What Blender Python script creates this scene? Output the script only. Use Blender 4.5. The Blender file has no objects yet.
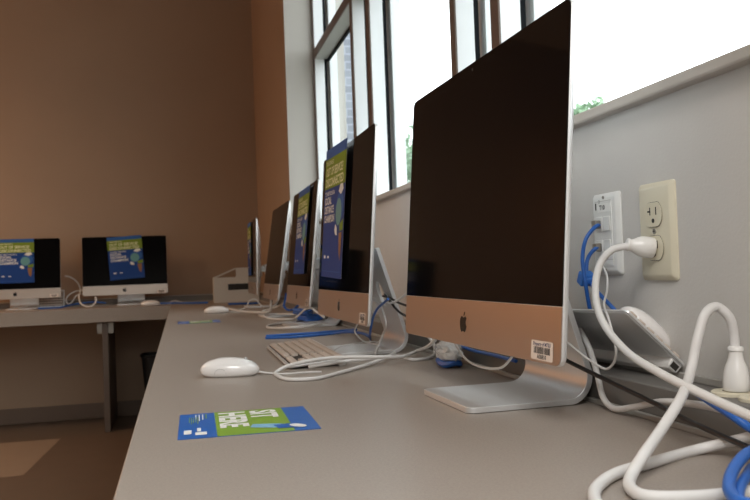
import bpy, bmesh, math, random
from mathutils import Vector, Matrix
D = bpy.data
COL = bpy.context.scene.collection
PI = math.pi
DZ = 0.745            # desk surface height above the floor
rnd = random.Random(7)

# ------------------------------------------------------------------ materials
MATS = {}
def mat(name, col, rough=.5, metal=0., noise=0., nscale=40., bump=0., bscale=200., spec=.5, coat=0., trans=0., emit=None, stretch=None):
    m = D.materials.new(name); m.use_nodes = True
    nt = m.node_tree; b = nt.nodes['Principled BSDF']
    c = (col[0], col[1], col[2], 1)
    b.inputs['Base Color'].default_value = c
    b.inputs['Roughness'].default_value = rough
    b.inputs['Metallic'].default_value = metal
    b.inputs['Specular IOR Level'].default_value = spec
    b.inputs['Coat Weight'].default_value = coat
    b.inputs['Transmission Weight'].default_value = trans
    if emit:
        b.inputs['Emission Color'].default_value = c; b.inputs['Emission Strength'].default_value = emit
    if noise or bump:
        tc = nt.nodes.new('ShaderNodeTexCoord')
        mp = nt.nodes.new('ShaderNodeMapping'); nt.links.new(tc.outputs['Object'], mp.inputs['Vector'])
        if stretch: mp.inputs['Scale'].default_value = stretch
    if noise:
        n = nt.nodes.new('ShaderNodeTexNoise'); n.inputs['Scale'].default_value = nscale; n.inputs['Detail'].default_value = 6
        nt.links.new(mp.outputs['Vector'], n.inputs['Vector'])
        r = nt.nodes.new('ShaderNodeValToRGB')
        r.color_ramp.elements[0].position = .3; r.color_ramp.elements[1].position = .7
        r.color_ramp.elements[0].color = tuple(max(0, x*(1-noise)) for x in col)+(1,)
        r.color_ramp.elements[1].color = tuple(min(1, x*(1+noise)) for x in col)+(1,)
        nt.links.new(n.outputs['Fac'], r.inputs['Fac']); nt.links.new(r.outputs['Color'], b.inputs['Base Color'])
    if bump:
        n2 = nt.nodes.new('ShaderNodeTexNoise'); n2.inputs['Scale'].default_value = bscale; n2.inputs['Detail'].default_value = 3
        nt.links.new(mp.outputs['Vector'], n2.inputs['Vector'])
        bp = nt.nodes.new('ShaderNodeBump'); bp.inputs['Strength'].default_value = bump; bp.inputs['Distance'].default_value = .002
        nt.links.new(n2.outputs['Fac'], bp.inputs['Height']); nt.links.new(bp.outputs['Normal'], b.inputs['Normal'])
    MATS[name] = m
    return m

mat('wall_gray', (.58,.56,.535), .75, noise=.03, nscale=3, bump=.12, bscale=260)
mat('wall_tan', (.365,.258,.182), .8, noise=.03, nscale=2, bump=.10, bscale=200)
mat('jamb_cream', (.46,.435,.40), .75)
mat('ceiling_white', (.6,.58,.55), .9)
mat('desk_laminate', (.315,.272,.238), .40, noise=.10, nscale=420, bump=.10, bscale=700, spec=.45)
mat('raceway_gray', (.16,.152,.142), .5)
mat('seal_gray', (.36,.345,.32), .5)
mat('base_vinyl', (.16,.11,.08), .5)
mat('panel_dark', (.11,.085,.07), .55)
mat('sill_stone', (.44,.405,.365), .45, noise=.10, nscale=18, stretch=(1,.3,1))
mat('frame_white', (.84,.87,.89), .5)
mat('frame_bronze', (.115,.082,.065), .45)
mat('transom_gray', (.40,.41,.39), .5)
mat('gasket', (.010,.012,.014), .8, spec=.1)
mat('steel', (.35,.33,.30), .45, metal=.8)
mat('aluminium', (.82,.83,.84), .38, metal=.72, noise=.015, nscale=900, bump=.03, bscale=1800)
mat('alu_stand', (.76,.775,.79), .48, metal=.86, noise=.015, nscale=900, bump=.03, bscale=1800)
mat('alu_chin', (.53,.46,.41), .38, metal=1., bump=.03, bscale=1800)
mat('screen_black', (.004,.004,.0045), .06, spec=.05)
mat('logo_black', (.006,.006,.007), .15)
mat('white_plastic', (.78,.77,.75), .32, coat=.2)
mat('white_gloss', (.82,.80,.79), .18, coat=.6)
mat('gap_shade', (.035,.03,.028), .7)
mat('mouse_gray', (.45,.45,.46), .4)
mat('key_white', (.56,.48,.42), .45)
mat('white_cord', (.69,.68,.67), .45)
mat('black_cord', (.01,.01,.011), .4)
mat('blue_cord', (.020,.12,.46), .4)
mat('blue_tie', (.03,.16,.55), .4)
mat('cream_plate', (.69,.64,.50), .3, coat=.2)
mat('cream_face', (.68,.63,.49), .35)
mat('data_white', (.76,.765,.75), .35)
mat('slot_dark', (.02,.018,.015), .6)
mat('label_white', (.85,.85,.83), .5)
mat('ink_black', (.01,.01,.012), .6)
mat('ink_navy', (.02,.03,.12), .6)
mat('tag_white', (.80,.69,.61), .4)
mat('jack_metal', (.35,.32,.28), .35, metal=.7)
mat('clear_plastic', (.75,.78,.80), .12, spec=.8, coat=.6)
mat('pos_blue', (.011,.055,.245), .5, spec=.2)
mat('pos_lightblue', (.03,.12,.38), .5, spec=.2)
mat('pos_green', (.19,.28,.025), .5, spec=.2)
mat('pos_white', (.80,.80,.78), .45)
mat('pos_cream', (.82,.80,.50), .45)
mat('pos_teal', (.12,.32,.33), .45)
mat('pos_brown', (.30,.13,.04), .45)
mat('paper_back', (.75,.76,.78), .6)
mat('sgn_blue', (.018,.13,.47), .34)
mat('sgn_green', (.22,.38,.045), .36)
mat('sgn_pale', (.24,.50,.72), .36)
mat('bin_white', (.62,.60,.56), .55)
mat('bin_inside_shade', (.30,.20,.13), .7)
mat('bin_slot', (.012,.012,.013), .6)
mat('black_plastic', (.008,.008,.008), .5)
mat('leaf', (.30,.42,.29), .7, noise=.3, nscale=3)
mat('bark', (.12,.09,.06), .9)
mat('lawn', (.17,.18,.15), .9, noise=.3, nscale=1)
mat('pale_render', (.40,.44,.48), .9)
mat('roof_cap', (.45,.46,.47), .7)

def floor_mat():
    m = D.materials.new('floor_vinyl'); m.use_nodes = True; nt = m.node_tree; b = nt.nodes['Principled BSDF']
    b.inputs['Roughness'].default_value = .45
    tc = nt.nodes.new('ShaderNodeTexCoord')
    n = nt.nodes.new('ShaderNodeTexNoise'); n.inputs['Scale'].default_value = 9; n.inputs['Detail'].default_value = 5
    nt.links.new(tc.outputs['Object'], n.inputs['Vector'])
    r = nt.nodes.new('ShaderNodeValToRGB')
    r.color_ramp.elements[0].color = (.115,.078,.055,1); r.color_ramp.elements[1].color = (.15,.10,.07,1)
    nt.links.new(n.outputs['Fac'], r.inputs['Fac']); nt.links.new(r.outputs['Color'], b.inputs['Base Color'])
    MATS['floor_vinyl'] = m
    m2 = m.copy(); m2.name = 'floor_inlay'
    for nd in m2.node_tree.nodes:
        if nd.type == 'VALTORGB':
            nd.color_ramp.elements[0].color = (.25,.18,.13,1); nd.color_ramp.elements[1].color = (.29,.21,.15,1)
    MATS['floor_inlay'] = m2
floor_mat()

def brick_mat():
    m = D.materials.new('brick_gray'); m.use_nodes = True; nt = m.node_tree; b = nt.nodes['Principled BSDF']
    b.inputs['Roughness'].default_value = .9
    tc = nt.nodes.new('ShaderNodeTexCoord'); mp = nt.nodes.new('ShaderNodeMapping')
    mp.inputs['Rotation'].default_value = (PI/2, 0, 0)
    nt.links.new(tc.outputs['Object'], mp.inputs['Vector'])
    br = nt.nodes.new('ShaderNodeTexBrick'); br.inputs['Scale'].default_value = 1.0
    br.inputs['Brick Width'].default_value = .42; br.inputs['Row Height'].default_value = .2
    br.inputs['Mortar Size'].default_value = .018
    br.inputs['Color1'].default_value = (.14,.15,.175,1); br.inputs['Color2'].default_value = (.19,.205,.235,1)
    br.inputs['Mortar'].default_value = (.26,.275,.31,1)
    nt.links.new(mp.outputs['Vector'], br.inputs['Vector']); nt.links.new(br.outputs['Color'], b.inputs['Base Color'])
    MATS['brick_gray'] = m
brick_mat()

def glass_mat():
    m = D.materials.new('window_glass'); m.use_nodes = True; nt = m.node_tree
    for nd in list(nt.nodes): nt.nodes.remove(nd)
    out = nt.nodes.new('ShaderNodeOutputMaterial'); mx = nt.nodes.new('ShaderNodeMixShader')
    tr = nt.nodes.new('ShaderNodeBsdfTransparent'); tr.inputs['Color'].default_value = (.93,.97,.97,1)
    gl = nt.nodes.new('ShaderNodeBsdfGlossy'); gl.inputs['Roughness'].default_value = .01
    mx.inputs['Fac'].default_value = .06
    nt.links.new(tr.outputs[0], mx.inputs[1]); nt.links.new(gl.outputs[0], mx.inputs[2]); nt.links.new(mx.outputs[0], out.inputs['Surface'])
    MATS['window_glass'] = m
glass_mat()

# ------------------------------------------------------------------ helpers
def link(o, parent=None):
    COL.objects.link(o)
    if parent is not None: o.parent = parent
    return o

def obj(name, bm, mats, parent=None, smooth=True, bevel=0, segs=2, angle=35):
    me = D.meshes.new(name)
    bm.normal_update(); bm.to_mesh(me); bm.free()
    if isinstance(mats, str): mats = [mats]
    for m in mats: me.materials.append(MATS[m])
    if smooth:
        for p in me.polygons: p.use_smooth = True
        me.set_sharp_from_angle(angle=math.radians(angle))
    o = link(D.objects.new(name, me), parent)
    if bevel:
        b = o.modifiers.new('bevel', 'BEVEL'); b.width = bevel; b.segments = segs; b.limit_method = 'ANGLE'; b.angle_limit = math.radians(40)
        b.harden_normals = False
    return o

def empty(name, loc, rz=0, rot=None):
    o = D.objects.new(name, None); o.empty_display_size = .05
    o.location = loc; o.rotation_euler = rot if rot is not None else (0,0,rz)
    return link(o)

def tag(o, label=None, cat=None, group=None, kind=None):
    if label: o['label'] = label
    if cat: o['category'] = cat
    if group: o['group'] = group
    if kind: o['kind'] = kind
    return o

def copy_tree(o, parent=None):
    c = o.copy(); COL.objects.link(c)
    if parent is not None: c.parent = parent
    for ch in list(o.children): copy_tree(ch, c)
    return c

def box(bm, x0, x1, y0, y1, z0, z1, mi=0, M=None):
    vs = [bm.verts.new(Vector(p) if M is None else M @ Vector(p)) for p in
          [(x0,y0,z0),(x1,y0,z0),(x1,y1,z0),(x0,y1,z0),(x0,y0,z1),(x1,y0,z1),(x1,y1,z1),(x0,y1,z1)]]
    fs = []
    for f in [(3,2,1,0),(4,5,6,7),(0,1,5,4),(1,2,6,5),(2,3,7,6),(3,0,4,7)]:
        fc = bm.faces.new([vs[i] for i in f]); fc.material_index = mi; fs.append(fc)
    return fs   # bottom, top, -y, +x, +y, -x

def poly(bm, pts, mi=0, M=None):
    f = bm.faces.new([bm.verts.new(Vector(p) if M is None else M @ Vector(p)) for p in pts]); f.material_index = mi
    return f

def rings(bm, rs, cap0=True, cap1=True, mi=0):
    prev = None; first = None
    for r in rs:
        vs = [bm.verts.new(Vector(p)) for p in r]
        if prev is not None:
            n = len(vs)
            for i in range(n):
                f = bm.faces.new([prev[i], prev[(i+1)%n], vs[(i+1)%n], vs[i]]); f.material_index = mi
        else: first = vs
        prev = vs
    if cap0: bm.faces.new(list(reversed(first))).material_index = mi
    if cap1: bm.faces.new(prev).material_index = mi

def rrect(w, h, r, n=6, rs=None):
    """rounded rectangle around the origin, counter-clockwise; rs = radii for (br, tr, tl, bl)"""
    rs = rs or (r,)*4; out = []
    for (cx, cy, a0), rr in zip([(1,-1,-90),(1,1,0),(-1,1,90),(-1,-1,180)], rs):
        for k in range(n+1):
            a = math.radians(a0 + 90*k/n)
            out.append((cx*(w/2-rr)+rr*math.cos(a), cy*(h/2-rr)+rr*math.sin(a)))
    return out

def catmull(P, n=7):
    P = [Vector(p) for p in P]; out = []
    Q = [P[0]*2-P[1]] + P + [P[-1]*2-P[-2]]
    for i in range(1, len(Q)-2):
        p0,p1,p2,p3 = Q[i-1:i+3]
        # centripetal parameterisation keeps tight bends free of loops
        t0=0; t1=t0+max(1e-4,(p1-p0).length)**.5; t2=t1+max(1e-4,(p2-p1).length)**.5; t3=t2+max(1e-4,(p3-p2).length)**.5
        for k in range(n):
            t=t1+(t2-t1)*k/n
            a1=p0*((t1-t)/(t1-t0))+p1*((t-t0)/(t1-t0)); a2=p1*((t2-t)/(t2-t1))+p2*((t-t1)/(t2-t1)); a3=p2*((t3-t)/(t3-t2))+p3*((t-t2)/(t3-t2))
            b1=a1*((t2-t)/(t2-t0))+a2*((t-t0)/(t2-t0)); b2=a2*((t3-t)/(t3-t1))+a3*((t-t1)/(t3-t1))
            out.append(b1*((t2-t)/(t2-t1))+b2*((t-t1)/(t2-t1)))
    out.append(P[-1]); return out

def tube(bm, pts, r, sides=10, n=7, mi=0):
    path = catmull(pts, n) if n else [Vector(p) for p in pts]
    rad = r if callable(r) else (lambda t: r)
    up = Vector((0,0,1)); rs = []; nrm = None
    for i, p in enumerate(path):
        t = (path[min(i+1,len(path)-1)] - path[max(i-1,0)]).normalized()
        if nrm is None:
            nrm = t.cross(up if abs(t.z) < .9 else Vector((1,0,0))).normalized()
        else:
            nrm = (nrm - t*nrm.dot(t)).normalized()
        bn = t.cross(nrm); rr = rad(i/(len(path)-1))
        rs.append([p + (nrm*math.cos(2*PI*k/sides) + bn*math.sin(2*PI*k/sides))*rr for k in range(sides)])
    rings(bm, rs, mi=mi)

def cyl(bm, p0, p1, r, sides=20, mi=0, r1=None):
    r1 = r if r1 is None else r1
    tube(bm, [p0, p1], lambda t: r+(r1-r)*t, sides, 0, mi)

def text_faces(bm, s, size, M, mi, ax='LEFT', sx=1., bold=0.):
    """flat lettering added to bm as faces"""
    cu = D.curves.new('lettering', 'FONT'); cu.body = s; cu.size = size; cu.align_x = ax; cu.offset = bold; cu.resolution_u = 3
    o = D.objects.new('lettering', cu); COL.objects.link(o)
    dg = bpy.context.evaluated_depsgraph_get(); dg.update()
    me = D.meshes.new_from_object(o.evaluated_get(dg))
    base = len(bm.verts); nf = len(bm.faces)
    me.transform(M @ Matrix.Diagonal((sx,1,1,1)))
    bm.from_mesh(me)
    bm.faces.ensure_lookup_table()
    for f in bm.faces[nf:]: f.material_index = mi
    D.objects.remove(o); D.curves.remove(cu); D.meshes.remove(me)

def T(x, y, z=0): return Matrix.Translation((x, y, z))
def disc(bm, cx, cy, rx, ry, z, mi, n=24, rot=0):
    c, s = math.cos(rot), math.sin(rot)
    poly(bm, [(cx+rx*math.cos(2*PI*k/n)*c-ry*math.sin(2*PI*k/n)*s, cy+rx*math.cos(2*PI*k/n)*s+ry*math.sin(2*PI*k/n)*c, z) for k in range(n)], mi)
def rect(bm, x0, x1, y0, y1, z, mi): poly(bm, [(x0,y0,z),(x1,y0,z),(x1,y1,z),(x0,y1,z)], mi)

# ------------------------------------------------------------------ the room
WX = .5461      # window wall surface
BY = 5.66       # back wall surface
FE = -.0567     # front edge of the long desk
BE = 5.077      # front edge of the back desk
RX = .4914      # front of the raceway
H = 3.0
XL, YF = -4.6, -3.2
SZ = DZ + .3604 # underside of the sill

def struct(name, bm, mats, **k):
    o = obj(name, bm, mats, **k); o['kind'] = 'structure'; return o

bm = bmesh.new(); box(bm, XL-.1, WX+.3, YF-.1, BY+.1, -.1, 0)
# pale inlaid panels set flush in the vinyl
for (x0,x1,y0,y1) in [(-1.9,-.70,4.15,5.02), (-3.4,-2.3,4.15,5.02), (-1.9,-.70,2.3,3.4)]:
    poly(bm, [(x0-.15,y0,.0006),(x1-.05,y0,.0006),(x1,y1,.0006),(x0,y1,.0006)], 1)
struct('floor', bm, ['floor_vinyl','floor_inlay'], smooth=False)
bm = bmesh.new(); box(bm, XL-.1, WX+.3, YF-.1, BY+.1, H, H+.1); struct('ceiling', bm, 'ceiling_white', smooth=False)
bm = bmesh.new(); box(bm, XL-.1, WX+.3, BY, BY+.12, 0, H); struct('wall_back', bm, 'wall_tan', smooth=False)
bm = bmesh.new(); box(bm, XL-.12, XL, YF, BY, 0, H); struct('wall_left', bm, 'wall_gray', smooth=False)
bm = bmesh.new(); box(bm, XL-.1, WX+.3, YF-.12, YF, 0, H); struct('wall_front', bm, 'wall_gray', smooth=False)
JY = 3.985       # far jamb of the window opening
bm = bmesh.new()
box(bm, WX, WX+.30, YF, JY, 0, SZ)                       # below the sill
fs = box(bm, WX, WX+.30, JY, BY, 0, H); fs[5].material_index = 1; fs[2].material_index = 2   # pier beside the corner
box(bm, WX, WX+.30, YF, JY, 2.86, H)                     # header
box(bm, WX, WX+.30, YF, -2.6, SZ, 2.86)
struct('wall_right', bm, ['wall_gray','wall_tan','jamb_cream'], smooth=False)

bm = bmesh.new(); box(bm, XL, WX, BY-.012, BY, 0, .10); struct('baseboard_back', bm, 'base_vinyl', smooth=False, bevel=.004)

# stone window sill
bm = bmesh.new(); box(bm, WX-.016, .69, -2.6, JY, SZ, SZ+.0145)
o = obj('window_sill', bm, 'sill_stone', smooth=False, bevel=.003); o['kind'] = 'structure'

# window frame: coupled storefront frames with a high transom
XI, XE, XG = .686, .738, .752
win = empty('window_1', (0,0,0)); win['kind'] = 'structure'
def mullion(ya, yb, z0=SZ+.0145, z1=2.86):
    bm = bmesh.new(); box(bm, XI+.004, XE, ya, yb, z0, z1); m = obj('mullion', bm, 'frame_white', win, smooth=False, bevel=.0015)
    bm = bmesh.new(); box(bm, XI, XI+.004, ya, yb, z0, z1); obj('bronze_face', bm, 'frame_bronze', m, smooth=False)
    bm = bmesh.new(); box(bm, XE, XG, ya+.004, yb-.004, z0, z1); obj('gasket', bm, 'gasket', m, smooth=False)
    bm = bmesh.new(); box(bm, XG+.012, XG+.05, ya-.012, yb-.002, z0, z1); obj('outer_cap', bm, 'frame_white', m, smooth=False)
MULL = [(JY-.028, JY-.001), (3.065, 3.103), (2.780, 2.833), (1.889, 1.926), (1.612, 1.657), (.45, .50), (.17, .22), (-.75, -.70), (-1.03,-.98), (-2.0,-1.95)]
for a, b in MULL: mullion(a, b)
bm = bmesh.new(); box(bm, XI+.004, XE, -2.6, JY, SZ+.0145, SZ+.06); obj('bottom_rail', bm, 'frame_white', win, smooth=False)
TZ0, TZ1 = DZ+1.236, DZ+1.280
for (a, b) in [(3.103, JY-.028), (2.833, 3.065), (1.926, 2.780), (1.657, 1.889), (.50, 1.612)]:
    bm = bmesh.new(); box(bm, XI+.004, XG+.008, a, b, TZ0, TZ1); t = obj('transom', bm, 'transom_gray', win, smooth=False, bevel=.001)
    bm = bmesh.new(); box(bm, XI, XI+.004, a, b, TZ0, TZ1); obj('bronze_face', bm, 'frame_bronze', t, smooth=False)
    bm = bmesh.new(); box(bm, XG, XG+.012, a, b, TZ0-.012, TZ0); obj('gasket', bm, 'gasket', t, smooth=False)
edges = [(b, a) for (a, b) in zip([m[1] for m in MULL[1:]], [m[0] for m in MULL[:-1]])]
for hi, lo in edges:
    bm = bmesh.new(); rectv = [(XG+.006, lo, SZ), (XG+.006, hi, SZ), (XG+.006, hi, 2.86), (XG+.006, lo, 2.86)]
    poly(bm, rectv); obj('glass_pane', bm, 'window_glass', win, smooth=False)

# ------------------------------------------------------------------ desks
bm = bmesh.new(); box(bm, FE, WX-.001, -1.6, BY-.003, DZ-.085, DZ)
o = obj('window_desk', bm, 'desk_laminate', bevel=.002); tag(o, 'long gray-brown laminate worktop running below the windows', 'desk')
bm = bmesh.new(); box(bm, XL+.02, FE-.001, BE, BY-.003, DZ-.085, DZ)
bdesk = obj('back_desk', bm, 'desk_laminate', bevel=.002); tag(bdesk, 'laminate worktop along the tan back wall carrying two computers', 'desk')
def leg_panel(x0, x1, parent):
    bm = bmesh.new(); box(bm, x0, x1, BE+.03, BY-.02, 0, DZ-.085); o = obj('support_panel', bm, 'panel_dark', parent, bevel=.002)
    for s in (x0-.03, x1):
        bm = bmesh.new(); box(bm, s, s+.03, BE+.05, BE+.09, DZ-.155, DZ-.085); box(bm, s, s+.03, BE+.05, BE+.20, DZ-.092, DZ-.085)
        obj('bracket', bm, 'steel', o)
leg_panel(-.462, -.428, bdesk); leg_panel(-2.5, -2.466, bdesk)
wd = D.objects['window_desk']
for y in (-1.2, 1.4, 3.6):
    bm = bmesh.new(); box(bm, .02, WX-.02, y, y+.034, 0, DZ-.085); obj('support_panel', bm, 'panel_dark', wd, bevel=.002)

# cable raceway at the wall with its bottom seal
def raceway(name, x0, x1, y0, y1, along, label):
    root = empty(name, ((x0+x1)/2, (y0+y1)/2, DZ)); cx, cy = root.location[:2]
    bm = bmesh.new()
    box(bm, x0-cx, x1-cx, y0-cy, y1-cy, .005, .038); obj('channel', bm, 'raceway_gray', root, bevel=.002)
    bm = bmesh.new()
    if along == 'y': box(bm, x0-.004-cx, x0+.004-cx, y0-cy, y1-cy, 0, .006)
    else: box(bm, x0-cx, x1-cx, y0-.004-cy, y0+.004-cy, 0, .006)
    obj('bottom_seal', bm, 'seal_gray', root, bevel=.001)
    bm = bmesh.new()
    if along == 'y': box(bm, x1-.006-cx, x1-cx, y0-cy, y1-cy, .038, .046)
    else: box(bm, x0-cx, x1-cx, y1-.006-cy, y1-cy, .038, .046)
    obj('wall_seal', bm, 'seal_gray', root, bevel=.001)
    return tag(root, label, 'cable raceway')
raceway('raceway', RX, WX-.0005, -1.5, BY-.07, 'y', 'low dark gray raceway along the foot of the window wall')
raceway('raceway', XL+.05, WX-.002, BY-.06, BY-.001, 'x', 'low dark gray raceway along the foot of the tan back wall')

# ------------------------------------------------------------------ all-in-one computers
WD, HT, CH, ZB = .528, .380, .061, .068
def face_M(tilt):
    """face coordinates (s toward +y, v up, n outward to the viewer) -> computer space"""
    c, s = math.cos(tilt), math.sin(tilt)
    return Matrix(((0, s, -c, 0), (1, 0, 0, 0), (0, c, s, ZB), (0, 0, 0, 1)))

def apple_outline(n=10):
    def bez(p0,p1,p2,p3):
        return [tuple((1-t)**3*a+3*(1-t)**2*t*b+3*(1-t)*t*t*c+t**3*d for a,b,c,d in zip(p0,p1,p2,p3)) for t in [k/n for k in range(n)]]
    body = []
    body += bez((0,.34),(.10,.34),(.20,.42),(.30,.42)) + bez((.30,.42),(.40,.42),(.48,.36),(.53,.28))
    body += bez((.53,.28),(.34,.16),(.36,-.12),(.58,-.20)) + bez((.58,-.20),(.50,-.44),(.38,-.60),(.27,-.60))
    body += bez((.27,-.60),(.16,-.60),(.12,-.54),(0,-.54)) + bez((0,-.54),(-.12,-.54),(-.16,-.60),(-.27,-.60))
    body += bez((-.27,-.60),(-.46,-.58),(-.62,-.20),(-.60,.06)) + bez((-.60,.06),(-.58,.30),(-.44,.42),(-.28,.42)) + bez((-.28,.42),(-.18,.42),(-.10,.34),(0,.34))
    leaf = bez((0,.44),(0,.60),(.12,.72),(.26,.74)) + bez((.26,.74),(.27,.58),(.14,.44),(0,.44))
    return body, leaf

def make_computer(tilt, name='desktop_computer'):
    root = empty(name, (0,0,0))
    F = face_M(tilt)
    def fp(s, v, n): return F @ Vector((s, v, n))
    # housing: thin rim, back swelling like a lens
    bm = bmesh.new(); rs = []
    def ring(sc, depth, inset=0):
        pts = rrect(WD-2*inset, HT-2*inset, .011-inset*.5, 6)
        return [fp(x*sc, HT/2+y*sc, -depth) for x, y in pts]
    rs.append(ring(1, 0, .0012)); rs.append(ring(1, .0012)); rs.append(ring(1, .0055)); rs.append(ring(1, .0068, .0015))
    for sc in (.94,.86,.76,.64,.50,.35,.2,.08):
        rs.append(ring(sc, .0068+.036*(1-sc**1.9)))
    rings(bm, [list(reversed(r)) for r in rs]); obj('housing', bm, 'aluminium', root, angle=50)
    # black glass with rounded top corners
    bm = bmesh.new(); h = HT-CH
    out = [(x, y) for x, y in rrect(WD-.0016, h-.0008, .01, 6, (.0004,.0105,.0105,.0004))]
    rings(bm, [[fp(x, CH+h/2+y, n) for x, y in out] for n in (-.0004, .0007)]); obj('screen', bm, 'screen_black', root, smooth=False)
    bm = bmesh.new()
    out = [(x, y) for x, y in rrect(WD-.0016, CH-.0012, .01, 6, (.0105,.0004,.0004,.0105))]
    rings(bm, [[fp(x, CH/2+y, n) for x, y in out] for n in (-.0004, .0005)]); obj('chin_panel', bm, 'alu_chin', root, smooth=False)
    # emblem on the chin
    bm = bmesh.new(); S = .0205
    for loop in apple_outline():
        f = poly(bm, [fp(-x*S+.006, .0305+y*S, .0008) for x, y in loop])
    bmesh.ops.triangulate(bm, faces=bm.faces[:]); bmesh.ops.recalc_face_normals(bm, faces=bm.faces[:])
    obj('logo', bm, 'logo_black', root, smooth=False)
    bm = bmesh.new(); poly(bm, [fp(.002*math.cos(a)+.004, .3705+.002*math.sin(a), .001) for a in [2*PI*k/16 for k in range(16)]])
    obj('webcam', bm, 'slot_dark', root, smooth=False)
    # property tag at the lower right corner (s = -y side)
    bm = bmesh.new(); cx, cv = -.2225, .0135
    A = F @ T(cx, cv, .0009) @ Matrix.Diagonal((-1, 1, 1, 1))    # x runs to the reader's right
    poly(bm, [A @ Vector((x, y, 0)) for x, y in rrect(.050, .0205, .002, 4)], 0)
    text_faces(bm, 'Property of MTSU', .0056, A @ T(0, .0048, .0002), 2, 'CENTER', .95, .00008)
    x = -.018; r2 = random.Random(3)
    while x < .018:
        w = r2.choice((.0005,.0008,.0012,.0016)); poly(bm, [A @ Vector(p) for p in ((x,-.0035,.0002),(x+w,-.0035,.0002),(x+w,.0036,.0002),(x,.0036,.0002))], 1); x += w + r2.choice((.0004,.0006,.0009))
    text_faces(bm, 'A00810', .0066, A @ T(0, -.0089, .0002), 1, 'CENTER', 1., .00012)
    obj('asset_tag', bm, ['tag_white','ink_black','ink_navy'], root, smooth=False)
    # bent aluminium stand: foot, bend, leaning neck with a cable hole
    t = .0075; prof = []
    lean = math.radians(17); cxb, czb, R = .087+max(0,(tilt-.08)*.19), .034, .034
    path = [(-.043, 0)] + [(cxb+R*math.sin(a), czb-R*math.cos(a)) for a in [(PI/2-lean+lean*2)*k/10 for k in range(0, 11)]]
    px, pz = path[-1]; L = .182
    path.append((px-math.sin(lean)*L, pz+math.cos(lean)*L))
    def off(path, d):
        res = []
        for i, p in enumerate(path):
            a = path[max(i-1,0)]; b = path[min(i+1,len(path)-1)]
            tx, tz = b[0]-a[0], b[1]-a[1]; l = math.hypot(tx, tz); res.append((p[0]-tz/l*d, p[1]+tx/l*d))
        return res
    outer = [(x, max(z, .0006)) for x, z in path]; inner = off(path, t)
    W2 = .086; r = .012
    bm = bmesh.new(); np_ = len(outer)
    def widths(i):
        return W2
    rs = []
    # taper the toe so its corners round off in plan
    stations = []
    for k in range(6):
        a = PI/2*k/5; stations.append((-.043+r*(1-math.sin(a)), W2-r*(1-math.cos(a))))
    stations = [(-.043 + r - r*math.cos(PI/2*k/5), W2 - r + r*math.sin(PI/2*k/5)) for k in range(6)]
    SY = -.028
    for x, w in stations: rs.append([(x,SY-w,.0006),(x,SY+w,.0006),(x,SY+w,t),(x,SY-w,t)])
    for o_, i_ in list(zip(outer, inner))[1:]:
        rs.append([(o_[0],SY-W2,o_[1]),(o_[0],SY+W2,o_[1]),(i_[0],SY+W2,i_[1]),(i_[0],SY-W2,i_[1])])
    rings(bm, rs); bmesh.ops.recalc_face_normals(bm, faces=bm.faces[:])
    st = obj('stand', bm, 'alu_stand', root, angle=30)
    bmc = bmesh.new(); zc = .122; xc = px - math.tan(lean)*(zc-pz)
    cyl(bmc, (xc-.06,SY,zc-.014), (xc+.06,SY,zc+.014), .028, 32)
    cut = obj('cutter', bmc, 'aluminium')
    md = st.modifiers.new('hole', 'BOOLEAN'); md.object = cut; md.operation = 'DIFFERENCE'; md.solver = 'EXACT'
    dg = bpy.context.evaluated_depsgraph_get(); dg.update()
    me = D.meshes.new_from_object(st.evaluated_get(dg)); st.modifiers.clear(); st.data = me
    me.set_sharp_from_angle(angle=math.radians(30))
    D.objects.remove(cut)
    b = st.modifiers.new('bevel','BEVEL'); b.width = .0012; b.segments = 2; b.limit_method = 'ANGLE'
    # hinge joining the neck to the back
    bm = bmesh.new(); hz = .192; hx = px - math.tan(lean)*(hz-pz)
    box(bm, .045, hx+.002, SY-.028, SY+.028, hz-.012, hz+.018); obj('hinge', bm, 'aluminium', root, bevel=.003)
    # ports' power inlet at the back
    bm = bmesh.new(); p0 = fp(0, .10, -.030); p1 = fp(0, .10, -.052); cyl(bm, p0, p1, .011, 20); obj('power_inlet_plug', bm, 'white_plastic', root)
    return root

SPOTS = [  # x, y, yaw, tilt, label
 (.3631,1.010,-.0245,.0781,'nearest large all-in-one computer with a bare black screen on an aluminum stand'),
 (.3317,1.713,-.0064,.0768,'second computer from the front, poster on its screen, behind the pale-keyed keyboard'),
 (.3655,2.6048,.0037,.108,'third computer from the front, poster on its screen, in the window row'),
 (.3496,3.2636,-.0024,.150,'fourth computer from the front, leaning back without a poster, in the window row'),
 (.368,4.25,.006,.018,'farthest computer of the window row, beside the white storage bin'),
]
BACK = [(-.341,5.4559,-PI/2,.0774,'right-hand computer on the back desk, its poster hung slightly askew'),
        (-.9996,5.4559,-PI/2,.0774,'left-hand computer on the back desk, cut off by the photo edge')]
COMPS = []
for i, (x, y, yaw, tilt, lab) in enumerate(SPOTS):
    o = make_computer(tilt) if i != 1 else make_computer(tilt)
    o.location = (x, y, DZ); o.rotation_euler.z = -yaw
    tag(o, lab, 'computer', 'all-in-one computers along the window desk'); COMPS.append((o, tilt))
proto = make_computer(.0774)
for i, (x, y, rz, tilt, lab) in enumerate(BACK):
    o = proto if i == 0 else copy_tree(proto)
    o.location = (x, y, DZ); o.rotation_euler.z = -rz
    tag(o, lab, 'computer', 'all-in-one computers on the back desk'); COMPS.append((o, tilt))

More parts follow.
